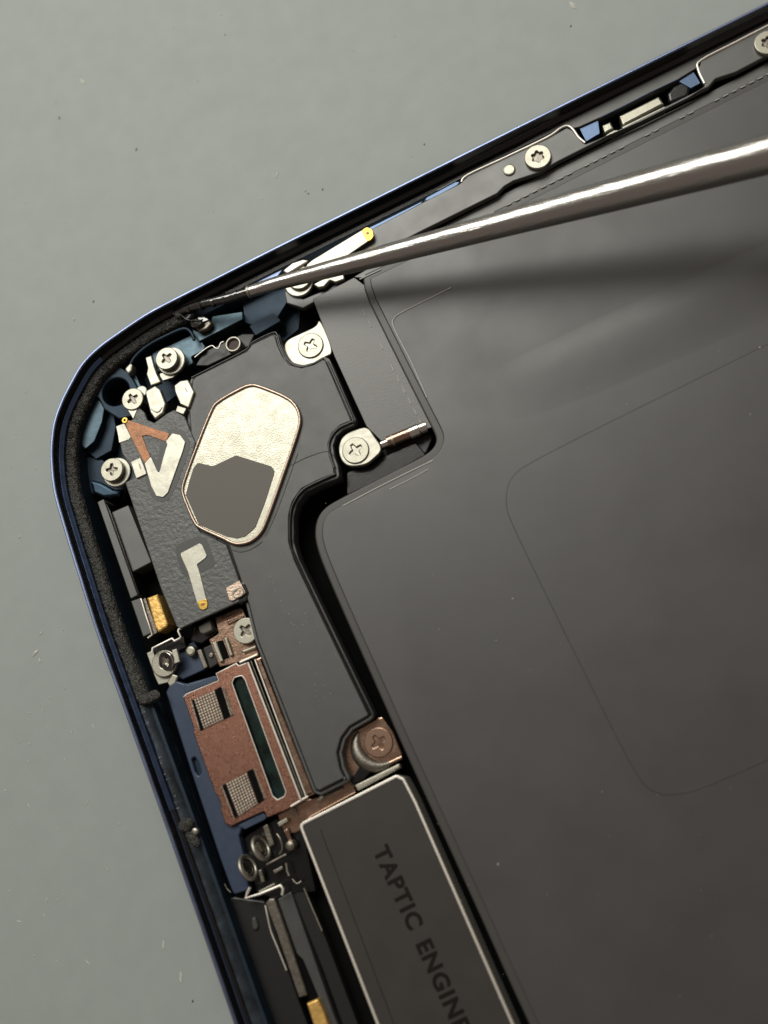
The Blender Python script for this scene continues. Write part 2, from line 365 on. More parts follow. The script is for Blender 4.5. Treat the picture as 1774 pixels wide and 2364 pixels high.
# ------------------------------------------------------------------ battery
bat = thing('battery', P(1300, 1400, -4.4), 'large flat black battery pack filling the lower right of the phone', 'battery')
BO = [(824, 640), (876, 617), (1174, 471), (1774, 168), (2240, -66), (2700, 900), (2300, 1800), (1900, 2800), (1430, 2800), (1205, 2330), (1098, 2090), (932, 1728), (881, 1612), (795, 1420), (750, 1316), (733, 1270), (726, 1235), (730, 1200), (748, 1172), (785, 1150), (900, 1092), (975, 1054), (1000, 1036), (1009, 1015), (1000, 992), (984, 962), (900, 795)]
plate('skirt', BO, -1.75, 2.4, 'ridge', bat, .45, .16, res=3, ck=2)
bi = offset(chaikin(P2(BO, -1.75), 2), .62)
link('pouch', slab([bi], -1.62, 2.0, .12, 4), 'battery', bat)
# overlay film with its fine edge
LO = [(2250, 560), (1755, 803), (1219, 1068), (1176, 1105), (1166, 1160), (1182, 1212), (1390, 1634), (1470, 1790), (1500, 1824), (1545, 1838), (1640, 1815), (2100, 1600)]
plate('overlay_film', LO, -1.575, .06, 'battery', bat, .8, .025, res=1, ck=3)
link('overlay_edge', tube_me([Vector((p.x, p.y, -1.585)) for p in chaikin(P2(LO, -1.575), 3)][:-12], .03, 2), 'ridge', bat)
# soft ridge shaped to carry a bright sheen across the film
A_, B_ = P(1120, 912, -1.62), P(2080, 490, -1.62)
dv = (B_ - A_).xy; ln = dv.length; dv.normalize(); nv = Vector((-dv.y, dv.x)); vs = []; fs = []
for i in range(41):
    t = i / 40; amp = .12 * min(1, t * 3)
    for j in range(25):
        q_ = j / 24; w = (q_ - .75) * 5.6 if q_ < .75 else (q_ - .75) * 4 * 2.3
        f_ = math.cos((w / 4.2 if w < 0 else w / 2.3) * math.pi) * .5 + .5
        q = A_.xy + dv * (t * ln) + nv * w; vs.append((q.x, q.y, -1.624 + amp * f_))
for i in range(40):
    for j in range(24):
        a = i * 25 + j; fs.append((a, a + 25, a + 26, a + 1))
mesh('sheen_ridge', vs, fs, 'battery', bat, 80)
# tape edges: fine bright lines
tube('film_edge', [(1042, 664, -1.60), (990, 690, -1.60), (925, 723, -1.60), (909, 737, -1.60), (908, 752, -1.60), (926, 790, -1.60), (950, 836, -1.60), (986, 918, -1.60)], .055, 'film_edge', bat, n=5)
tube('film_edge', [(1000, 1063, -1.62), (940, 1092, -1.6), (870, 1127, -1.6), (792, 1168, -1.62)], .06, 'film_edge', bat)
tube('film_edge', [(990, 1083, -1.61), (948, 1106, -1.61), (900, 1130, -1.61)], .045, 'film_edge', bat)
for i in range(34):                                    # perforated edge of the pull tape along the side shelf
    t = i / 33; x = 1130 + (1790 - 1130) * t; y = 495 + (163 - 495) * t
    if rng.random() < .75:
        tube('film_edge', [(x, y, -1.68), (x + 11, y - 5.5, -1.68)], .05, 'film_edge', bat, False)
tube('film_edge', [(831, 645, -1.72), (880, 622, -1.72)], .06, 'film_edge', bat, False)

# ------------------------------------------------------------------ dark ribbon by the notch
rib = thing('ribbon_cable', P(850, 830, -4.4), 'flat dark ribbon cable beside the battery notch', 'ribbon cable')
plate('band', [(722, 690), (818, 640), (845, 660), (1004, 985), (880, 1018), (846, 984), (772, 822)], -2.05, .25, 'ribbon', rib, .12, .05)
link('support', slab([fillet(P2([(735, 720), (815, 660), (970, 965), (880, 1000), (850, 960)], -2.35), .1)], -2.31, 2.0, .05), 'black', rib)
for i in range(11):
    t = i / 10; x = 838 + (968 - 838) * t; y = 715 + (968 - 715) * t
    if i not in (2, 4): tube('edge_trace', [(x, y, -2.04), (x + 7, y + 15, -2.04)], .045, 'film_edge', rib, False)

co = thing('coax_connector', P(930, 1010, -4.4), 'small brown and silver barrel connector at the battery notch corner', 'connector')
def barrel(name, a, b, r, m, parent, z=-2.35, n=2):
    p, q = P(*a, z), P(*b, z); pts = [p.lerp(q, i / n) for i in range(n + 1)]
    return link(name, tube_me(pts, r, 5), m, parent)
barrel('barrel', (896, 1020), (948, 999), .50, 'copper_smooth', co)
barrel('collar', (881, 1027), (896, 1021), .36, 'steel', co)
barrel('nut', (947, 1000), (968, 991), .56, 'steel', co)
barrel('nut', (970, 990), (985, 984), .50, 'steel', co)
barrel('ring', (905, 1017), (910, 1015), .54, 'nickel', co)
link('gap_shade', slab([fillet(P2([(880, 1040), (990, 990), (1000, 1010), (985, 1045), (880, 1085)], -3.2), .15)], -3.2, 1.2, .1), 'black', co)  # black slab stands in for the shadow gap under the barrel

# ------------------------------------------------------------------ side bracket
br = thing('side_bracket', P(1200, 420, -4.4), 'long charcoal side bracket along the upper phone wall', 'bracket')
BT = [(700, 618), (830, 543), (985, 462), (1061, 424), (1080, 406), (1264, 320), (1309, 294), (1322, 301), (1350, 333), (1376, 323), (1480, 277), (1588, 223), (1628, 198), (1613, 158), (1620, 140), (1774, 61), (2240, -174),
      (2262, -110), (1774, 127), (1700, 166), (1652, 182), (1637, 200), (1344, 345), (1290, 372), (1246, 398), (1185, 418), (1165, 430), (1148, 447), (975, 533), (800, 622)]
plate('cover', BT, -1.35, .5, 'bracket', br, .25, .09, res=2)
tube('edge_glint', [(1066, 421, -1.38), (1080, 404, -1.38), (1170, 362, -1.38), (1264, 317, -1.38), (1296, 295, -1.38), (1312, 291, -1.38), (1324, 300, -1.38), (1336, 317, -1.38), (1351, 330, -1.38)], .12, 'silver_edge', br, True, 4)  # added silver strips for the light caught along the bracket bevel
tube('edge_glint', [(1627, 193, -1.38), (1612, 160, -1.38), (1619, 139, -1.38), (1700, 97, -1.38), (1774, 59, -1.38), (2200, -155, -1.38)], .12, 'silver_edge', br, True, 4)
plate('blue_step', [(985, 455), (1052, 419), (1064, 419), (1056, 428), (1000, 458), (978, 466)], -1.45, .4, 'blue_step', br, .08)
plate('blue_step', [(848, 528), (930, 487), (978, 463), (972, 470), (850, 536)], -1.45, .4, 'blue_step', br, .05, .03)
for px in ([(1338, 296), (1382, 277), (1386, 308), (1354, 327)], [(1567, 187), (1602, 165), (1619, 192), (1595, 204)]):
    plate('blue_step', px, -1.7, .6, 'blue_step', br, .1, .05)
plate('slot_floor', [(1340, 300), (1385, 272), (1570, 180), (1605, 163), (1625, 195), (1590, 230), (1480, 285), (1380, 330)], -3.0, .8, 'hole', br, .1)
tube('slot_edge', [(1385, 272, -1.55), (1440, 245, -1.55), (1500, 214, -1.55), (1568, 182, -1.55)], .06, 'blue_step', br, False)
disc('rivet', (1176, 391), .52, -1.18, .4, 'nickel', br, .12)
pin = thing('button_contact', P(1480, 260, -3.0), 'two rose metal contact pins and black knob in the side bracket slot', 'contact pins')
plate('long_pin', [(1429, 267), (1522, 221), (1535, 240), (1438, 291)], -1.9, .8, 'nickel', pin, .12, .18, res=3)
plate('lower_pin', [(1436, 293), (1535, 245), (1538, 250), (1440, 298)], -2.0, .7, 'nickel', pin, .05, .05)
plate('short_pin', [(1390, 289), (1410, 280), (1418, 297), (1396, 308)], -1.9, .8, 'nickel', pin, .1, .15, res=3)
plate('wire_tab', [(1396, 314), (1415, 300), (1440, 300), (1415, 315)], -2.1, .4, 'nickel', pin, .1)
plate('knob', [(1555, 197), (1575, 186), (1596, 200), (1590, 222), (1545, 240), (1540, 215)], -1.75, .8, 'gloss_black', pin, .4, .25, res=3)

# ------------------------------------------------------------------ speaker module
spk = thing('speaker_module', P(650, 1250, -4.4), 'charcoal plastic speaker module in the phone corner', 'speaker')
SO = [(441, 876), (452, 866), (500, 842), (568, 808), (580, 792), (630, 768), (640, 773), (645, 793), (657, 820), (672, 838), (697, 845), (724, 838), (746, 825), (756, 829), (816, 968), (814, 976), (789, 986), (771, 1003), (763, 1026), (767, 1054), (775, 1075), (778, 1098),
      (740, 1112), (700, 1132), (680, 1160), (672, 1190), (672, 1250), (684, 1290), (857, 1650), (852, 1657), (810, 1681), (792, 1705), (783, 1737), (790, 1773), (803, 1799), (738, 1831), (726, 1826), (592, 1480), (571, 1396), (526, 1262), (470, 1230), (415, 1130), (440, 1040), (434, 950)]
so = fillet(P2(SO, -1.35), .18)
link('cover', slab([offset(so, .16)], -1.30, .9, .10, 2), 'plastic', spk)
link('flange', slab([offset(so, -.17)], -1.58, 1.5, .06, 2), 'plastic', spk)
link('shadow_groove', slab([offset(so, .06)], -1.50, .3, .04, 1), 'gloss_black', spk)
link('lower_body', slab([offset(so, .12)], -3.0, 1.4, .05), 'black', spk)
# upstanding lip along the right side
LIP = [(757, 836, -1.42), (812, 960, -1.42), (810, 974, -1.42), (785, 986, -1.42), (768, 1003, -1.42), (759, 1026, -1.42), (763, 1054, -1.42), (772, 1080, -1.42)]
tube('lip', LIP, .10, 'plastic', spk)
LIP2 = [(775, 1094, -1.4), (735, 1112, -1.4), (700, 1131, -1.4), (679, 1160, -1.4), (671, 1190, -1.4), (671, 1252, -1.4), (684, 1292, -1.4), (770, 1474, -1.4), (855, 1648, -1.4)]
tube('lip', LIP2, .11, 'gloss_black', spk)
tube('lip', [(443, 872, -1.4), (500, 843, -1.4), (568, 808, -1.4), (581, 792, -1.4), (630, 768, -1.4), (641, 774, -1.4), (647, 795, -1.4), (659, 822, -1.4), (674, 840, -1.4), (698, 847, -1.4), (724, 840, -1.4), (748, 827, -1.4)], .09, 'gloss_black', spk)
tube('seam', [(470 + 200, 1100 - 24, -1.30), (700, 1060, -1.30), (740, 1045, -1.30), (760, 1043, -1.30), (770, 1052, -1.30)], .035, 'black', spk)
plate('rear_step', [(676, 1330), (700, 1320), (845, 1628), (822, 1640)], -1.9, 1.5, 'gloss_black', spk, .1)
tube('moulded_arc', [(535, 1268, -1.30), (556, 1274, -1.30), (584, 1266, -1.30), (606, 1250, -1.30)], .05, 'plastic', spk)
tube('moulded_arc', [(612, 1240, -1.30), (640, 1180, -1.30), (688, 1046, -1.30)], .04, 'plastic', spk)
# metal face plate with bead and tape
HX = [(454, 1022), (485, 945), (498, 925), (563, 889), (581, 885), (596, 886), (667, 914), (689, 936), (698, 963), (696, 986), (676, 1046), (618, 1210), (604, 1235), (581, 1254), (554, 1261), (535, 1258), (516, 1247), (458, 1222), (445, 1208), (421, 1150), (417, 1133), (421, 1111)]
hx = chaikin(P2(HX, -1.1), 3)
fp = link('face_plate', slab([offset(hx, .05)], -1.14, .35, .08), 'plate', spk)
bead = offset(hx, .16)
link('bead', tube_me([Vector((p.x, p.y, -1.10)) for p in bead], .135, 3, True), 'rimmetal', fp)
TP = [(447, 1080), (457, 1068), (492, 1076), (545, 1051), (626, 1076), (634, 1087), (633, 1094), (612, 1160), (590, 1217), (567, 1238), (547, 1243), (522, 1238), (459, 1211), (429, 1143), (437, 1111)]
plate('insulating_tape', TP, -1.09, .05, 'tape', fp, .15, .015)

# ------------------------------------------------------------------ grained flex with contacts
fx = thing('antenna_flex', P(400, 1250, -4.4), 'grained black antenna flex with tinned contact pads left of the speaker', 'flex cable')
FO = [(289, 1114), (367, 1345), (372, 1360), (408, 1446), (421, 1449), (553, 1389), (551, 1336), (523, 1258), (463, 1229), (445, 1202), (420, 1130), (437, 1080), (452, 1022), (426, 961), (402, 946), (386, 954), (356, 976), (340, 969), (334, 952), (318, 938), (309, 966), (296, 974), (290, 1000), (277, 1020), (281, 1045), (301, 1076), (318, 1098)]
plate('cover', FO, -1.18, .28, 'leather', fx, .12, .09, res=2)
link('backing', slab([fillet(P2([(300, 1120), (410, 1435), (545, 1380), (500, 1240), (430, 1140), (425, 970), (340, 985), (295, 1000), (310, 1090)], -1.5), .1)], -1.45, 2.6, .05), 'black', fx)
wn = plate('contact_window', [(404, 1268), (420, 1251), (462, 1238), (478, 1246), (498, 1300), (490, 1311), (436, 1334), (420, 1324)], -1.165, .04, 'flex_flat', fx, .3, .012)
link('contact_window', slab([chaikin(P2([(370, 1012), (396, 990), (424, 994), (440, 1018), (436, 1046), (398, 1148), (378, 1160), (354, 1154), (340, 1122), (326, 1072), (346, 1042), (366, 1070)], -1.165), 2)], -1.165, .04, .012), 'flex_flat', fx)
lc = plate('hooked_contact', [(417, 1277), (461, 1254), (467, 1258), (478, 1282), (475, 1288), (455, 1303), (461, 1320), (479, 1392), (478, 1402), (470, 1407), (461, 1403), (455, 1392), (434, 1320), (418, 1284)], -1.09, .10, 'tin', fx, .1, .03)
plate('gold_end', [(455, 1388), (477, 1382), (480, 1394), (478, 1404), (470, 1408), (461, 1405)], -1.075, .11, 'gold', lc, .2, .03)
plate('dimple', [(464, 1394), (472, 1391), (474, 1397), (466, 1400)], -1.065, .03, 'kapton', lc, .1, .01)
tri = plate('amber_trace', [(294, 969), (392, 1001), (383, 1019), (340, 1004), (328, 1006), (347, 1054), (335, 1070), (303, 1008), (289, 977)], -1.10, .08, 'kapton', fx, .08, .02)
plate('vee_contact', [(383, 1018), (398, 1000), (416, 1004), (428, 1020), (423, 1040), (388, 1137), (377, 1148), (361, 1145), (349, 1122), (334, 1070), (348, 1053), (367, 1095), (377, 1056), (386, 1026)], -1.07, .10, 'tin', fx, .14, .035)
disc('gold_eyelet', (288, 970), .28, -1.02, .12, 'gold', fx, .04, .08)
plate('end_contact', [(268, 984), (287, 977), (303, 1009), (298, 1015), (275, 1023), (273, 1008)], -1.12, .14, 'tin', fx, .08, .04)
sc_ = plate('square_contact', [(302, 1066), (324, 1056), (331, 1073), (339, 1094), (315, 1105), (310, 1092)], -1.02, .3, 'tin', fx, .08, .05)
plate('stamp', [(320, 1070), (323, 1070), (327, 1081), (324, 1084)], -1.01, .05, 'dim_rail', sc_, .02, .01)
plate('lower_fold', [(398, 1400), (408, 1396), (428, 1445), (416, 1452), (408, 1446)], -1.14, .3, 'leather', fx, .1, .06)

# spring clips in the corner
k1 = thing('spring_clip', P(357, 930, -2.0), 'blunt cream metal clip between two small screws and the flex', 'metal clip', 'metal clips in the phone corner')
plate('blade', [(335, 903), (358, 890), (370, 899), (383, 932), (377, 953), (358, 968), (347, 953), (337, 915)], -.95, .5, 'tin', k1, .12, .12, res=2)
tube('crease', [(350, 944, -.94), (358, 950, -.92), (367, 950, -.92), (375, 940, -.94)], .05, 'tin', k1)
k2 = thing('spring_clip', P(425, 910, -2.0), 'cream metal clip with stamped mark at the top left of the speaker', 'metal clip', 'metal clips in the phone corner')
bl = plate('blade', [(402, 890), (416, 879), (434, 876), (449, 905), (436, 942), (416, 933), (404, 905)], -1.02, .5, 'tin', k2, .15, .10, res=2)
plate('neck', [(410, 936), (431, 943), (424, 957), (405, 950)], -1.06, .4, 'tin', k2, .04, .06)
plate('stamp', [(426, 893), (430, 896), (434, 905), (430, 904)], -1.01, .05, 'dim_rail', bl, .02, .01)
k3 = thing('screw_bracket', P(360, 860, -2.5), 'cream metal arm under the uppermost corner screw', 'bracket')
plate('arm', [(335, 825), (350, 820), (356, 845), (362, 862), (372, 882), (348, 891), (338, 864), (341, 850)], -1.55, .4, 'tin', k3, .1, .1, res=2)
plate('tail', [(368, 862), (410, 852), (422, 846), (400, 872), (376, 879), (370, 870)], -1.75, .3, 'tin', k3, .1, .06)
k4 = thing('screw_bracket', P(318, 950, -2.5), 'small cream metal tab behind the smallest corner screw', 'bracket')
disc('ear', (326, 904), .55, -1.5, .4, 'tin', k4, .08)
plate('tab', [(292, 942), (318, 944), (308, 968)], -1.14, .3, 'tin', k4, .05, .05)

# brackets at the speaker ears
eb1 = thing('mounting_ear', P(715, 795, -3.4), 'cream metal ear under the screw at the upper edge of the speaker', 'mounting ear', 'mounting ears of the speaker')
plate('ear', [(657, 787), (700, 767), (731, 753), (736, 737), (746, 749), (772, 815), (750, 824), (726, 840), (698, 846), (670, 837), (657, 812)], -2.0, .5, 'tin', eb1, .25, .08, ck=2)
eb2 = thing('mounting_ear', P(830, 1045, -3.4), 'cream metal ear under the screw next to the barrel connector', 'mounting ear', 'mounting ears of the speaker')
plate('ear', [(786, 1015), (800, 1000), (825, 990), (850, 985), (866, 1010), (880, 1028), (880, 1043), (864, 1058), (846, 1073), (806, 1078), (788, 1064), (781, 1040)], -2.0, .5, 'tin', eb2, .3, .08, ck=2)
link('post', slab([fillet(P2([(800, 1090), (960, 1020), (985, 1050), (900, 1098), (800, 1145)], -3.0), .2)], -3.0, 1.4, .1), 'gloss_black', eb2)

# ------------------------------------------------------------------ screws
def cross(s, w, n=4):
    pts = []
    for k in range(4):
        a = k * math.pi / 2; ca, sa = math.cos(a), math.sin(a)
        for (x, y) in ((w * 1.25, -w * 1.0), (s * .7, -w * .85), (s, -w * .55), (s, w * .55), (s * .7, w * .85), (w * 1.25, w * 1.0)): pts.append(Vector((x * ca - y * sa, x * sa + y * ca)))
    return pts
def star(s, k=6):
    pts = []
    for i in range(k * 8):
        a = 2 * math.pi * i / (k * 8); r = s * (1 + .20 * math.cos(k * a)); pts.append(Vector((r * math.cos(a), r * math.sin(a))))
    return pts
SM = {}
def screw_meshes(kind):
    if kind not in SM:
        rec = star(.40, 6) if kind == 'star' else cross(.50, .135)
        SM[kind] = (slab([ring_pts((0, 0), 1.0, 36), rec], 0, .30, .07, 2), slab([ring_pts((0, 0), .86, 20)], -.20, .30, .02), slab([ring_pts((0, 0), .55, 16)], -.4, 1.4, .02))
    return SM[kind]
def screw(px, z, r, label, m='nickel', kind='cross', ang=0, washer=None, group='screws inside the phone', tilt=(0, 0)):
    c = P(px[0], px[1], z)
    t = thing('star_head_screw' if kind == 'star' else 'cross_head_screw', c, label, 'screw', group)
    t.rotation_euler = (tilt[0], tilt[1], ang); t.scale = (r, r, max(.7, r))
    for nm, me_, mm in zip(('head', 'recess', 'shank'), screw_meshes(kind), (m, 'dim_rail' if m == 'nickel' else 'silver_edge', m)):
        key = (kind, nm, mm)
        if key not in SM:
            SM[key] = me_.copy(); SM[key].materials.append(M[mm])
        o = bpy.data.objects.new(nm, SM[key]); COL.objects.link(o); o.parent = t
    if washer:
        wx, wy, wr, wz, wm = washer
        w = disc('washer', (wx, wy), wr, wz, .35, wm, None, .08, r * .5)
        w.parent = t; w.matrix_parent_inverse = (Matrix.LocRotScale(t.location, t.rotation_euler, t.scale)).inverted()
    return t
screw((384.5, 827), -.95, 1.02, 'nickel screw with wide washer, nearest the tweezer tip of the corner screws', ang=.35, washer=(395, 833, 1.28, -1.5, 'tin'))
screw((306, 921), -1.0, 1.0, 'smallest nickel corner screw, between the round well and the blunt clip', ang=.2)
screw((258, 1084), -.95, 1.03, 'nickel screw with washer closest to the rounded outer wall', ang=-.35, washer=(269, 1090, 1.30, -1.5, 'tin'))
screw((717, 797), -1.85, 1.13, 'nickel screw on the metal ear at the upper edge of the speaker', ang=.75)
screw((821, 1039), -1.85, 1.14, 'nickel screw on the metal ear beside the barrel connector', ang=.2)
screw((567, 1456), -2.0, 1.08, 'nickel screw half hidden by the speaker, above the copper shield', ang=.5)
screw((874, 1714), -2.33, 1.16, 'nickel screw with a painted brown reflection at the lower end of the speaker by the motor', m='brown_reflex', ang=.25)
screw((1242, 361), -1.0, 1.12, 'silver star recess screw on the side bracket next to a rivet', kind='star', ang=.3)
screw((1774, 97), -1.0, 1.10, 'silver star recess screw cut off by the upper right picture edge', kind='star', ang=.1)
screw((691, 640), -1.75, 1.10, 'nickel screw mostly hidden under the tweezer shaft', washer=(690, 652, 1.3, -2.1, 'tin'))
screw((383, 1527), -2.1, .80, 'tilted dark nickel screw beside the bent wire below the flex', m='steel', ang=.0, tilt=(.15, -.45), washer=(379, 1532, 1.12, -2.45, 'nickel'))

# ------------------------------------------------------------------ gold finger and tab under the tweezers
gf = thing('contact_finger', P(790, 570, -1.35), 'cream contact finger with round gold tip beneath the tweezers', 'contact')
g1 = plate('finger', [(707, 612), (722, 600), (834, 532), (848, 524), (860, 532), (863, 545), (856, 553), (805, 588), (760, 605), (715, 622)], -.85, .14, 'tin', gf, .15, .05)
plate('gold_tip', [(834, 531), (848, 523), (861, 530), (864, 545), (857, 554), (848, 558)], -.83, .15, 'gold', g1, .3, .05)
disc('tip_hole', (849, 538), .14, -.815, .03, 'kapton', g1, .01)
plate('root', [(700, 618), (730, 602), (740, 615), (715, 630)], -.98, .9, 'nickel', gf, .1)
tb = thing('grounding_tab', P(750, 650, -2.6), 'small wavy cream metal tab just below the tweezer shaft', 'metal tab')
plate('tab', [(722, 656), (757, 638), (794, 632), (796, 644), (775, 652), (762, 647), (748, 662), (735, 664)], -1.75, .4, 'tin', tb, .12, .1, res=2)
plate('foot', [(655, 668), (700, 690), (760, 665), (800, 640), (790, 665), (730, 695), (700, 712), (662, 700)], -2.4, .6, 'bracket', tb, .2, .1)
plate('curl', [(652, 625), (675, 606), (700, 598), (715, 601), (690, 616), (664, 632)], -1.5, .5, 'silver_edge', tb, .15, .12, res=2)
plate('blue_corner', [(566, 655), (648, 612), (655, 620), (640, 640), (590, 660)], -1.7, .6, 'blue_rim', frame, .12)

# small parts at the upper pocket
lens = thing('sensor_lens', P(538, 795, -4.4), 'tiny dark red lens in a cream ring above the speaker', 'sensor')
c = P(538, 794, -1.9)
link('barrel', slab([ring_pts(c, .72, 28), ring_pts(c, .52, 28)], -1.9, 1.2, .08), 'tin', lens)
link('glass', slab([ring_pts(c, .56, 24)], -2.15, .6, .1), 'lens', lens)
link('seat', slab([fillet(P2([(470, 812), (560, 770), (590, 770), (575, 800), (480, 845), (450, 845)], -3.0), .15)], -3.0, 1.4, .1), 'black', lens)
sw = thing('wire_spring', P(490, 805, -3.0), 'thin wavy wire spring left of the dark red lens', 'wire')
link('wire', tube_me(smooth3([P(450, 825, -2.2), P(474, 806, -2.2), P(490, 798, -2.2), P(497, 803, -2.2), P(505, 804, -2.2), P(510, 792, -2.2), P(517, 789, -2.2)], 4), .06), 'silver_edge', sw)
gt = thing('grip_tab', P(470, 750, -2.3), 'small folded metal tab under the tweezer tip', 'metal tab')
plate('tab', [(447, 752), (470, 738), (484, 737), (489, 747), (478, 759), (459, 766)], -1.6, .5, 'dim_rail', gt, .15, .12, res=2)
plate('fold', [(440, 735), (470, 728), (486, 738), (470, 744), (450, 748)], -1.45, .25, 'steel_tip', gt, .1, .08)

# ------------------------------------------------------------------ strip, gold block, wires on the left
ls = thing('guide_strip', P(270, 1270, -4.4), 'slim grey strip along the adhesive left of the flex', 'strip')
plate('bar', [(225, 1159), (239, 1152), (318, 1374), (302, 1382)], -1.75, 2.4, 'bracket', ls, .06, .06)
plate('lower_block', [(303, 1388), (323, 1381), (352, 1460), (331, 1470)], -1.85, 2.2, 'bracket', ls, .06, .06)
plate('panel', [(250, 1186), (296, 1166), (350, 1298), (304, 1322)], -2.3, 2.0, 'bracket', ls, .1, .08)
plate('ridge', [(240, 1152), (248, 1172), (318, 1372), (322, 1372), (255, 1180)], -1.95, 2.0, 'gloss_black', ls, .03, .03)
gb = thing('gold_contact_block', P(365, 1415, -4.4), 'bright gold rectangular block below the grey strip', 'contact block')
plate('block', [(339, 1380), (364, 1371), (388, 1440), (386, 1446), (366, 1460), (358, 1448)], -1.95, 1.8, 'gold_block', gb, .08, .14, res=2)
plate('side_plate', [(329, 1384), (336, 1380), (364, 1460), (354, 1466)], -2.05, 1.8, 'dim_rail', gb, .05, .05)
tube('solder_edge', [(326, 1382, -1.9), (330, 1395, -1.85), (334, 1410, -1.9), (340, 1428, -1.85), (345, 1443, -1.88), (352, 1465, -1.9), (342, 1473, -1.9)], .085, 'silver_edge', gb, False)
bwire = thing('bent_wire', P(385, 1480, -3.0), 'bright bent sheet edge zigzagging below the flex', 'wire')
link('wire', tube_me([P(*p, -1.9) for p in ((421, 1450), (413, 1453), (412, 1458), (418, 1470), (415, 1474), (404, 1480), (398, 1474), (353, 1496), (352, 1506))], .105), 'silver_edge', bwire)
plate('base', [(352, 1500), (400, 1478), (425, 1470), (430, 1495), (370, 1520)], -2.7, 1.2, 'gloss_black', bwire, .1)
hb = thing('screw_plate', P(360, 1560, -4.0), 'cream plate under the tilted screw beside the blue bracket', 'bracket')
plate('leaf', [(338, 1508), (353, 1500), (362, 1530), (395, 1560), (400, 1573), (366, 1582), (356, 1560)], -2.8, .4, 'tin', hb, .1, .08)
plate('tag', [(396, 1501), (408, 1497), (416, 1528), (402, 1534)], -2.0, .4, 'tin', hb, .1, .08)
plate('curl', [(385, 1575), (398, 1555), (412, 1560), (405, 1580), (392, 1588)], -2.5, .4, 'nickel', hb, .15, .12, res=2)

# ------------------------------------------------------------------ copper bracket with chips
cb = thing('copper_bracket', P(540, 1470, -4.4), 'shiny copper coloured bracket between flex and copper shield', 'bracket')
plate('base', [(496, 1424), (552, 1402), (561, 1404), (598, 1508), (550, 1530), (507, 1540), (482, 1476), (504, 1462), (498, 1438)], -2.6, .6, 'copper_smooth', cb, .12, .08)
plate('rib', [(512, 1427), (555, 1410), (557, 1415), (515, 1433)], -2.45, .3, 'copper_smooth', cb, .05, .1, res=3)
plate('rib', [(523, 1437), (562, 1420), (564, 1425), (527, 1443)], -2.45, .3, 'copper_smooth', cb, .05, .1, res=3)
plate('bar', [(489, 1484), (499, 1480), (516, 1526), (508, 1530)], -2.3, .4, 'nickel', cb, .05, .08)
plate('bar', [(517, 1474), (524, 1471), (538, 1513), (531, 1516)], -2.3, .4, 'nickel', cb, .05, .08)
plate('window', [(502, 1481), (514, 1477), (529, 1518), (517, 1522)], -2.5, .3, 'hole', cb, .05, .03)
plate('fold', [(551, 1527), (594, 1509), (596, 1513), (554, 1532)], -2.05, .5, 'silver_edge', cb, .04, .06)
plate('fold', [(558, 1502), (590, 1490), (592, 1496), (562, 1508)], -2.3, .4, 'nickel', cb, .04, .08)
ch = thing('dark_chip', P(473, 1445, -4.0), 'small square grey component at the lower flex edge', 'component')
plate('top', [(457, 1446), (484, 1430), (491, 1454), (470, 1464), (461, 1460)], -1.95, 1.4, 'tape', ch, .15, .12)
plate('base', [(450, 1446), (488, 1426), (504, 1458), (466, 1486), (440, 1480)], -2.7, 1.2, 'gloss_black', ch, .15, .1)
ps = thing('side_port_part', P(450, 1520, -4.2), 'cluster of dull grey contacts above the blue bracket', 'contacts')
plate('leaf', [(454, 1502), (464, 1498), (480, 1540), (470, 1545)], -2.6, 1.0, 'dim_rail', ps, .1, .08)
plate('block', [(468, 1496), (492, 1486), (505, 1532), (484, 1545)], -2.8, 1.0, 'black', ps, .15, .1)
disc('stud', (439, 1503), .45, -2.5, .8, 'nickel', ps, .2)
disc('stud', (487, 1513), .22, -2.65, .4, 'dim_rail', ps, .1)
plate('seat', [(408, 1500), (450, 1480), (475, 1545), (420, 1570), (400, 1555)], -3.2, 1.0, 'blue_paint', ps, .2, .1)
wc = thing('weld_tab', P(545, 1365, -2.5), 'small rosy square tab with heart shaped weld mark at the flex corner', 'metal tab')
wp = plate('tab', [(521, 1358), (553, 1339), (559, 1351), (568, 1368), (560, 1376), (536, 1388), (529, 1385)], -1.02, .22, 'rimmetal', wc, .1, .05)
cw = P(547, 1366, -1.02); hv = []
for i in range(28):
    a = 2 * math.pi * i / 28; rr = .40 * (1 - .32 * math.sin(a)) * (1 + .16 * math.cos(2 * a + 1))
    hv.append(Vector((cw.x + rr * math.cos(a + .5), cw.y - .05 + rr * math.sin(a + .5), -1.01)))
link('weld_ring', tube_me(hv, .055, 2, True), 'nickel', wp)
link('weld_ring', tube_me([Vector((cw.x + (v.x - cw.x) * .5, cw.y + (v.y - cw.y) * .5, -1.01)) for v in hv], .04, 2, True), 'nickel', wp)
plate('post', [(556, 1342), (566, 1346), (576, 1368), (570, 1388), (552, 1394), (534, 1388)], -1.25, 1.2, 'gloss_black', wc, .25, .12)

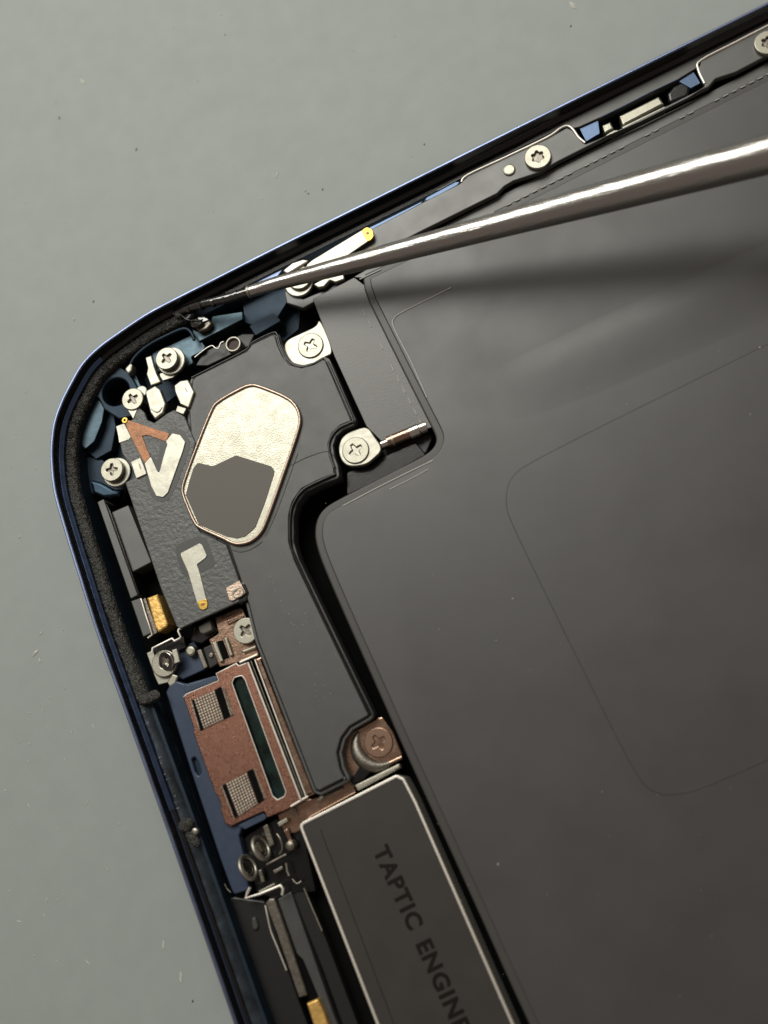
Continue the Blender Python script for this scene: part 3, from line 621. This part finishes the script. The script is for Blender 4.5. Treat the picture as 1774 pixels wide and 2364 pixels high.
# ------------------------------------------------------------------ blue bracket and copper shield
bb = thing('blue_port_bracket', P(480, 1800, -4.4), 'matte blue metal bracket around the copper shield', 'bracket')
plate('plate', [(383, 1598), (391, 1583), (408, 1572), (428, 1579), (494, 1560), (508, 1575), (660, 1850), (612, 1880), (560, 1908), (552, 1930), (566, 1985), (575, 2055), (540, 2066), (531, 2045), (508, 1982), (440, 1778)], -2.35, .9, 'blue_paint', bb, .25, .12, res=2, holes=[[(442, 1752), (450, 1747), (459, 1763), (465, 1784), (459, 1792), (451, 1782)]], hr=.3)
plate('oval_floor', [(438, 1745), (455, 1742), (470, 1785), (460, 1798), (445, 1785)], -2.75, .3, 'navy', bb, .3, .02)
plate('tab', [(428, 1576), (436, 1582), (496, 1560), (503, 1566), (500, 1572), (430, 1600), (424, 1592)], -2.15, .3, 'blue_paint', bb, .1, .06)
plate('tab', [(548, 1906), (608, 1876), (616, 1886), (612, 1892), (566, 1915)], -2.15, .3, 'blue_paint', bb, .1, .06)
sh = thing('copper_shield', P(570, 1720, -4.4), 'reddish copper shield plate with long slot and two knurled patches', 'shield')
SHO = [(424, 1611), (432, 1602), (506, 1571), (500, 1555), (546, 1532), (552, 1539), (572, 1531), (698, 1845), (674, 1860), (666, 1868), (617, 1888), (610, 1873), (552, 1899), (533, 1908), (520, 1902), (509, 1868), (512, 1864), (502, 1834), (497, 1832), (446, 1690), (449, 1686)]
SLOT = [(536, 1577), (541, 1564), (559, 1559), (567, 1570), (661, 1828), (657, 1839), (641, 1847), (630, 1838)]
cs = plate('plate', SHO, -1.95, .30, 'copper', sh, .14, .07, [SLOT], .2, res=2)
link('slot_rim_glint', tube_me([Vector((p.x, p.y, -1.955)) for p in fillet(P2(SLOT, -1.95), .2)], .05, 2, True), 'silver_edge', cs)  # silver tubes, here and on the outer edge, imitate light on the bevels
tube('edge_highlight', [(425, 1609, -2.0), (432, 1602, -1.98), (506, 1571, -1.98), (500, 1555, -1.98), (546, 1532, -1.98), (552, 1538, -1.98), (570, 1531, -1.98)], .06, 'silver_edge', cs, False)
plate('slot_floor', [(530, 1570), (562, 1552), (668, 1835), (640, 1853)], -2.3, .1, 'slot', cs, .1, .02)
tube('fold_line', [(573, 1529, -1.92), (695, 1846, -1.92)], .10, 'silver_edge', cs, False)
tube('fold_line', [(580, 1526, -1.98), (701, 1841, -1.98)], .06, 'dim_rail', cs, False)
tube('fold_line', [(589, 1522, -1.95), (707, 1838, -1.95)], .085, 'silver_edge', cs, False)
plate('side_flange', [(588, 1521), (603, 1515), (726, 1832), (706, 1841)], -1.95, .8, 'copper_smooth', cs, .05, .16, res=4)
def knurl(name, q, n, m_, z):
    vs, fs = [], []
    A0, B0, C0, D0 = [P(x, y, z) for x, y in q]
    for i in range(n):
        for j in range(m_):
            def pt(u, v): return A0.lerp(B0, u).lerp(D0.lerp(C0, u), v)
            b0 = len(vs); ctr = pt((i + .5) / n, (j + .5) / m_); ctr.z += .13 * rng.uniform(.7, 1.2)
            ctr.x += rng.uniform(-.02, .02); ctr.y += rng.uniform(-.02, .02)
            g = .14; e_ = .5 * (j % 2) if n > 2 else 0
            vs += [pt((i + g) / n, (j + g) / m_), pt((i + 1 - g) / n, (j + g) / m_), pt((i + 1 - g) / n, (j + 1 - g) / m_), pt((i + g) / n, (j + 1 - g) / m_), ctr]
            fs += [(b0, b0 + 1, b0 + 4), (b0 + 1, b0 + 2, b0 + 4), (b0 + 2, b0 + 3, b0 + 4), (b0 + 3, b0, b0 + 4)]
    vs = [(v.x, v.y, v.z) for v in vs]
    o = mesh(name, vs, fs, 'silver_edge', cs, 5); o['kind'] = 'stuff'; return o
plate('patch_bed', [(442, 1616), (520, 1586), (541, 1652), (466, 1688)], -1.943, .05, 'patch', cs, .03, .01)
plate('patch_bed', [(511, 1814), (586, 1773), (614, 1845), (544, 1892)], -1.943, .05, 'patch', cs, .03, .01)
knurl('knurled_patch', [(447, 1614), (496, 1593), (518, 1661), (470, 1684)], 8, 11, -1.94)
knurl('knurled_patch', [(521, 1808), (570, 1783), (597, 1856), (551, 1886)], 8, 12, -1.94)
knurl('knurled_edge', [(511, 1586), (519, 1586), (541, 1650), (533, 1655)], 2, 16, -1.94)
knurl('knurled_edge', [(440, 1619), (444, 1616), (464, 1686), (459, 1688)], 1, 16, -1.94)
knurl('knurled_edge', [(585, 1775), (590, 1774), (616, 1842), (611, 1847)], 2, 16, -1.94)
knurl('knurled_edge', [(510, 1815), (514, 1812), (544, 1890), (540, 1893)], 1, 16, -1.94)
for q in ([(442, 1617), (449, 1615), (472, 1683), (464, 1688)], [(495, 1593), (511, 1585), (533, 1653), (518, 1662)], [(513, 1814), (521, 1809), (549, 1884), (541, 1890)], [(570, 1781), (585, 1775), (611, 1847), (598, 1857)]):
    plate('slit', q, -1.935, .05, 'hole', cs, .03, .01)

# ------------------------------------------------------------------ foot of the speaker: cup and motor mount
gm = thing('speaker_foot_mount', P(850, 1730, -4.4), 'silver cup shaped mount around the screw with the painted brown reflection', 'bracket')
plate('base', [(868, 1660), (882, 1654), (908, 1690), (930, 1744), (862, 1776), (812, 1796), (789, 1752), (803, 1696)], -2.45, .6, 'copper_smooth', gm, .25, .1)
cc = P(872, 1716, -2.4); arc = []
for i in range(13):
    a = math.radians(100 + i * 13); arc.append(Vector((cc.x + 1.75 * math.cos(a + .45), cc.y + 1.75 * math.sin(a + .45), -2.62)))
link('cup', tube_me(arc, [.2 + .42 * math.sin(math.pi * i / 12) for i in range(13)], 4), 'dim_rail', gm)
plate('bar', [(818, 1813), (922, 1762), (926, 1772), (826, 1826)], -2.25, .7, 'nickel_matt', gm, .06, .1, res=2)
plate('upper_bar', [(862, 1775), (928, 1744), (930, 1752), (868, 1784)], -2.4, .5, 'copper_smooth', gm, .05, .08)
plate('pocket', [(836, 1760), (850, 1754), (862, 1776), (840, 1800), (810, 1815), (812, 1798)], -2.3, .9, 'gloss_black', gm, .1, .1)
plate('lower_flange', [(640, 1880), (700, 1848), (740, 1838), (815, 1800), (822, 1830), (720, 1885), (690, 1920), (660, 1930)], -2.9, .9, 'copper_smooth', gm, .1, .1)
tube('crimp', [(672, 1862, -2.0), (700, 1845, -2.0), (712, 1838, -2.0)], .10, 'silver_edge', gm, False)
tube('crimp', [(672, 1866, -2.2), (680, 1885, -2.3)], .09, 'dim_rail', gm, False)
plate('rib', [(730, 1845), (790, 1815), (793, 1822), (735, 1853)], -2.6, .5, 'dim_rail', gm, .06, .1)

# ------------------------------------------------------------------ vibration motor
mo = thing('vibration_motor', P(860, 2050, -4.4), 'long dark motor block with silver edge and faint lettering', 'motor')
MO = [(690, 1906), (699, 1897), (915, 1788), (934, 1796), (962, 1850), (1188, 2364), (1386, 2810), (1090, 2960), (868, 2364)]
mo2 = fillet(P2(MO, -2.0), .35)
link('case', slab([mo2, offset(mo2, .26)], -2.0, 2.4, .07, 2), 'silver_edge', mo)
link('top_cover', slab([offset(mo2, .24)], -2.08, 1.0, .03), 'motor', mo)
tube('score_line', [(740, 1915, -2.078), (910, 2364, -2.078), (1010, 2640, -2.078)], .03, 'black', mo, False)
t0, t1 = P(862, 1964, -2.07), P(960, 2180, -2.07)
ta = math.atan2(t1.y - t0.y, t1.x - t0.x); adv = 0.0
for word in ('TAPTIC', 'ENGINE'):
    tc_ = bpy.data.curves.new('txt', 'FONT'); tc_.body = word; tc_.size = 1.70; tc_.space_character = 1.14; tc_.offset = .065; tc_.extrude = .004
    to = bpy.data.objects.new('txt', tc_); tm = bpy.data.meshes.new_from_object(to); bpy.data.objects.remove(to); bpy.data.curves.remove(tc_)
    wd = max(v.co.x for v in tm.vertices)
    tm.transform(Matrix.Translation((t0.x, t0.y, -2.073)) @ Matrix.Rotation(ta, 4, 'Z') @ Matrix.Translation((adv, 0, 0)))
    link('lettering', tm, 'print', mo); adv += wd + .95

# ------------------------------------------------------------------ lower port assembly
pt_ = thing('charging_port', P(640, 2150, -4.4), 'dark charging port assembly with rails and clips at the lower left', 'port')
def tilted_ring(name, px, z, r, tube_r, tilt, m):
    c = P(px[0], px[1], z); mt = Matrix.Rotation(tilt[1], 3, 'Z') @ Matrix.Rotation(tilt[0], 3, 'Y'); pts = [c + mt @ Vector((r * math.cos(2 * math.pi * i / 24), r * math.sin(2 * math.pi * i / 24), 0)) for i in range(24)]
    return link(name, tube_me(pts, tube_r, 3, True), m, pt_), c, mt
for px in ((573, 2003), (603, 1958)):
    o_, c, mt = tilted_ring('lug_ring', px, -2.2, .90, .17, (1.28, .1), 'nickel_matt')
    d_ = slab([ring_pts((0, 0), .62, 20)], 0, .3, .1, 2); d_.transform(Matrix.Translation(c) @ mt.to_4x4()); link('lug_head', d_, 'steel', pt_)
link('hook_rod', tube_me([P(*p, -2.1) for p in ((578, 2048), (572, 2060), (567, 2074), (600, 2064), (648, 2044), (654, 2052), (652, 2066))], .13), 'silver_edge', pt_)
link('cross_rod', tube_me([P(*p, -2.2) for p in ((600, 2058), (635, 2040))], .08), 'nickel', pt_)
link('cross_rod', tube_me([P(*p, -2.3) for p in ((616, 1996), (662, 1972))], .10), 'dim_rail', pt_)
link('pin', tube_me([P(*p, -2.3) for p in ((661, 1992), (663, 2010), (668, 2022))], .09), 'nickel', pt_)
disc('ball', (669, 1953), .42, -2.0, .8, 'dim_rail', pt_, .3)
plate('housing', [(560, 1935), (600, 1905), (660, 1880), (700, 1920), (730, 2060), (690, 2060), (640, 2080), (590, 2060), (575, 2000)], -3.1, 1.2, 'gloss_black', pt_, .2, .15)
plate('shield_leg', [(606, 1908), (618, 1902), (634, 1950), (622, 1956)], -2.6, .8, 'dim_rail', pt_, .08, .08)
plate('rail', [(612, 2086), (622, 2074), (634, 2074), (664, 2160), (710, 2298), (690, 2305), (640, 2160)], -2.5, 1.0, 'dim_rail', pt_, .12, .12, res=2)
tube('solder_seam', [(613, 2090, -2.45), (618, 2115, -2.4), (626, 2150, -2.45), (640, 2185, -2.45), (662, 2240, -2.5)], .07, 'silver_edge', pt_)
plate('inner_panel', [(640, 2076), (672, 2058), (770, 2340), (860, 2560), (800, 2600), (720, 2300)], -2.9, 1.0, 'plastic', pt_, .15, .1)
plate('well', [(664, 2180), (700, 2215), (735, 2300), (745, 2330), (715, 2310), (690, 2250)], -2.85, .2, 'hole', pt_, .1, .02)
tube('bright_edge', [(702, 2050, -2.6), (722, 2098, -2.6), (744, 2149, -2.6)], .07, 'nickel', pt_, False)
plate('side_wall', [(672, 2058), (702, 2046), (750, 2160), (900, 2560), (860, 2560), (745, 2240)], -3.2, .9, 'black', pt_, .1, .1)
plate('gold_contact', [(708, 2317), (734, 2306), (745, 2330), (800, 2480), (770, 2492), (722, 2360)], -2.35, .8, 'gold_block', pt_, .08, .12, res=2)
plate('cable_bed', [(470, 2100), (540, 2070), (612, 2080), (690, 2310), (800, 2600), (660, 2660)], -3.1, 1.0, 'black', pt_, .2, .15)
plate('grommet', [(580, 2120), (590, 2116), (597, 2140), (592, 2149), (582, 2146)], -2.85, .4, 'ridge', pt_, .2, .15, res=2)
plate('spring_leaf', [(640, 1900), (662, 1888), (666, 1896), (645, 1909)], -2.35, .2, 'nickel', pt_, .05, .05)
plate('spring_leaf', [(655, 1918), (664, 1913), (676, 1942), (668, 1946)], -2.5, .2, 'copper_smooth', pt_, .05, .05)
plate('spring_leaf', [(596, 2010), (604, 2006), (612, 2036), (603, 2040)], -2.4, .3, 'dim_rail', pt_, .05, .08)
plate('spring_leaf', [(630, 2010), (652, 1999), (655, 2006), (634, 2018)], -2.5, .2, 'dim_rail', pt_, .05, .06)
tube('wire', [(640, 1925, -2.3), (648, 1938, -2.2), (652, 1958, -2.3), (646, 1972, -2.4)], .06, 'nickel', pt_)
tube('wire', [(676, 2030, -2.6), (686, 2040, -2.5), (696, 2034, -2.6)], .07, 'dim_rail', pt_)
tube('bright_edge', [(519, 2040, -2.3), (525, 2052, -2.3), (533, 2060, -2.3)], .04, 'nickel', pt_)  # nickel tube painted in as the edge highlight of the blue bracket
disc('solder_bead', (449, 1920), .30, -1.15, .4, 'nickel', frame, .18)

ta_ = thing('torn_adhesive', P(440, 742, -1.6), 'ragged lump of black adhesive lifted by the tweezer tip', 'adhesive')
def lump(name, px, r, m, seed, par=None):
    bm = bmesh.new(); bmesh.ops.create_icosphere(bm, subdivisions=3, radius=1.0); rg = random.Random(seed); ph = [(rg.uniform(-3, 3), rg.uniform(-3, 3), rg.uniform(-3, 3), rg.uniform(0, 6)) for _ in range(6)]
    c = P(*px)
    for v in bm.verts:
        k = 1 + .22 * sum(math.sin(a * v.co.x + b * v.co.y + d * v.co.z + e) for a, b, d, e in ph) / 2
        v.co = c + Vector((v.co.x * r[0] * k, v.co.y * r[1] * k, v.co.z * r[2] * k))
    me = bpy.data.meshes.new(name); bm.to_mesh(me); bm.free(); return link(name, finish(me, 60), m, par or ta_)
lump('lump', (436, 733, -1.2), (.75, .45, .35), 'gloss_black', 1); lump('lump', (455, 747, -1.4), (.6, .4, .3), 'seal', 2); lump('lump', (412, 727, -1.1), (.5, .35, .35), 'seal', 3)
link('strand', tube_me(smooth3([P(418, 726, -.9), P(432, 738, -.8), P(452, 741, -1.0), P(470, 738, -1.2)], 4), .07), 'gloss_black', ta_)
lump('sealant', (428, 1908, -1.35), (.75, .5, .3), 'seal', 5, frame); lump('sealant', (446, 1935, -1.5), (.5, .7, .3), 'seal', 6, frame); lump('sealant', (352, 1608, -1.3), (.8, .5, .3), 'seal', 7, frame)
# fine dust that settled on the dark parts
def settled(name, spots, label):
    vs, fs = [], []
    for (x, y, z, r) in spots:
        c = P(x, y, z); b0 = len(vs); k = rng.uniform(0, 3)
        for i in range(4):
            a = k + i * 1.57; q = r * rng.uniform(.5, 1.2); vs.append((c.x + q * math.cos(a), c.y + q * math.sin(a), z))
        vs.append((c.x, c.y, z + r * .7)); fs += [(b0, b0 + 1, b0 + 4), (b0 + 1, b0 + 2, b0 + 4), (b0 + 2, b0 + 3, b0 + 4), (b0 + 3, b0, b0 + 4)]
    tag(mesh(name, vs, fs, 'dust'), label, None, None, 'stuff')
sb = [(1755, 802, -1.57, .11), (1150, 1995, -1.6, .09), (1733, 957, -1.57, .06), (1184, 1382, -1.6, .06)] + [(R_(1000, 1770), R_(700, 2340), -1.6, R_(.02, .045)) for _ in range(60)]
settled('battery_dust', sb, 'pale dust grains lying on the black battery')
settled('speaker_dust', [(R_(600, 760), R_(1150, 1240), -1.295, R_(.02, .035)) for _ in range(5)] + [(640 + t * 110 + R_(-20, 40), 1330 + t * 300, -1.295, R_(.02, .04)) for t in [R_(0, 1) for _ in range(30)]], 'pale dust grains lying on the speaker module')
vs_, gp = [], smooth3(sp2, 4); gn = normals2(gp)
for _ in range(26):
    k = rng.randrange(0, 26); d = rng.uniform(.78, 1.15); q = gp[k] + gn[k] * d; r = rng.uniform(.02, .05)
    vs_.append((q.x, q.y, r))
gv, gf_ = [], []
for x, y, r in vs_:
    b0 = len(gv); gv += [(x - r, y, -1.36), (x, y - r * .6, -1.36), (x + r, y, -1.36), (x, y + r * 1.3, -1.36), (x, y, -1.36 + r)]; gf_ += [(b0, b0 + 1, b0 + 4), (b0 + 1, b0 + 2, b0 + 4), (b0 + 2, b0 + 3, b0 + 4), (b0 + 3, b0, b0 + 4)]
tag(mesh('edge_sparkle', gv, gf_, 'dust'), 'bright chips made as sparkles on the scraped lower frame edge', None, None, 'stuff')  # pale chips imitate the sparkle of light along the edge

# ------------------------------------------------------------------ tweezers
tw = thing('tweezer_arm', P(404, 723, -1.2), 'polished round steel tweezer arm reaching in from the right edge', 'tweezers')
def zx(x): return -.75 + (x - 404) / 850.0 * 4.5 - .5 * max(0, (470 - x) / 66)
AX = [(404, 723), (440, 711), (480, 699), (520, 690), (560, 678), (578, 673), (590, 669), (650, 651), (760, 622), (900, 586), (1174, 514), (1474, 435.5), (1774, 357), (2300, 219), (2900, 62)]
RR = {404: 8.5, 440: 10, 480: 10.5, 520: 11, 560: 11, 578: 11, 590: 14, 650: 16, 760: 19.5, 900: 23.5, 1174: 29.5, 1474: 36, 1774: 40.5, 2300: 46, 2900: 54}
def rmm(x, y):
    p = P(x, y, zx(x)); return RR[x] / (FPX / (CAM_R.transposed() @ (p - CAM_P)).length) * .99
tip = [a for a in AX if a[0] <= 578]; sh_ = [(580, 672.3)] + [a for a in AX if a[0] >= 590]; RR[580] = 13.8
tp = smooth3([P(x, y, zx(x)) for x, y in tip], 5)
rt = smooth3([Vector((rmm(x, y), 0, 0)) for x, y in tip], 5)
link('tip', tube_me(tp, [max(.05, v.x * .98 * (1 + rng.uniform(-.03, .03))) for v in rt], 5), 'steel_tip', tw)
link('shaft', tube_me([P(x, y, zx(x)) for x, y in sh_], [rmm(x, y) for x, y in sh_], 9), 'shaft', tw)
for x_ in (436, 462, 490, 517, 545):
    y_ = 723 + (673 - 723) * (x_ - 404) / 174.0; q0, q1 = P(x_, y_, zx(x_)), P(x_ + 6, y_ - 1.8, zx(x_ + 6))
    link('rib', tube_me([q0, q1], rmm(520, 690) * 1.06, 6), 'steel_tip', tw)
a_, b_ = P(574, 674, zx(574)), P(579, 672.6, zx(579))
link('collar', tube_me([a_, b_], rmm(590, 669) * 1.04, 7), 'nickel', tw)
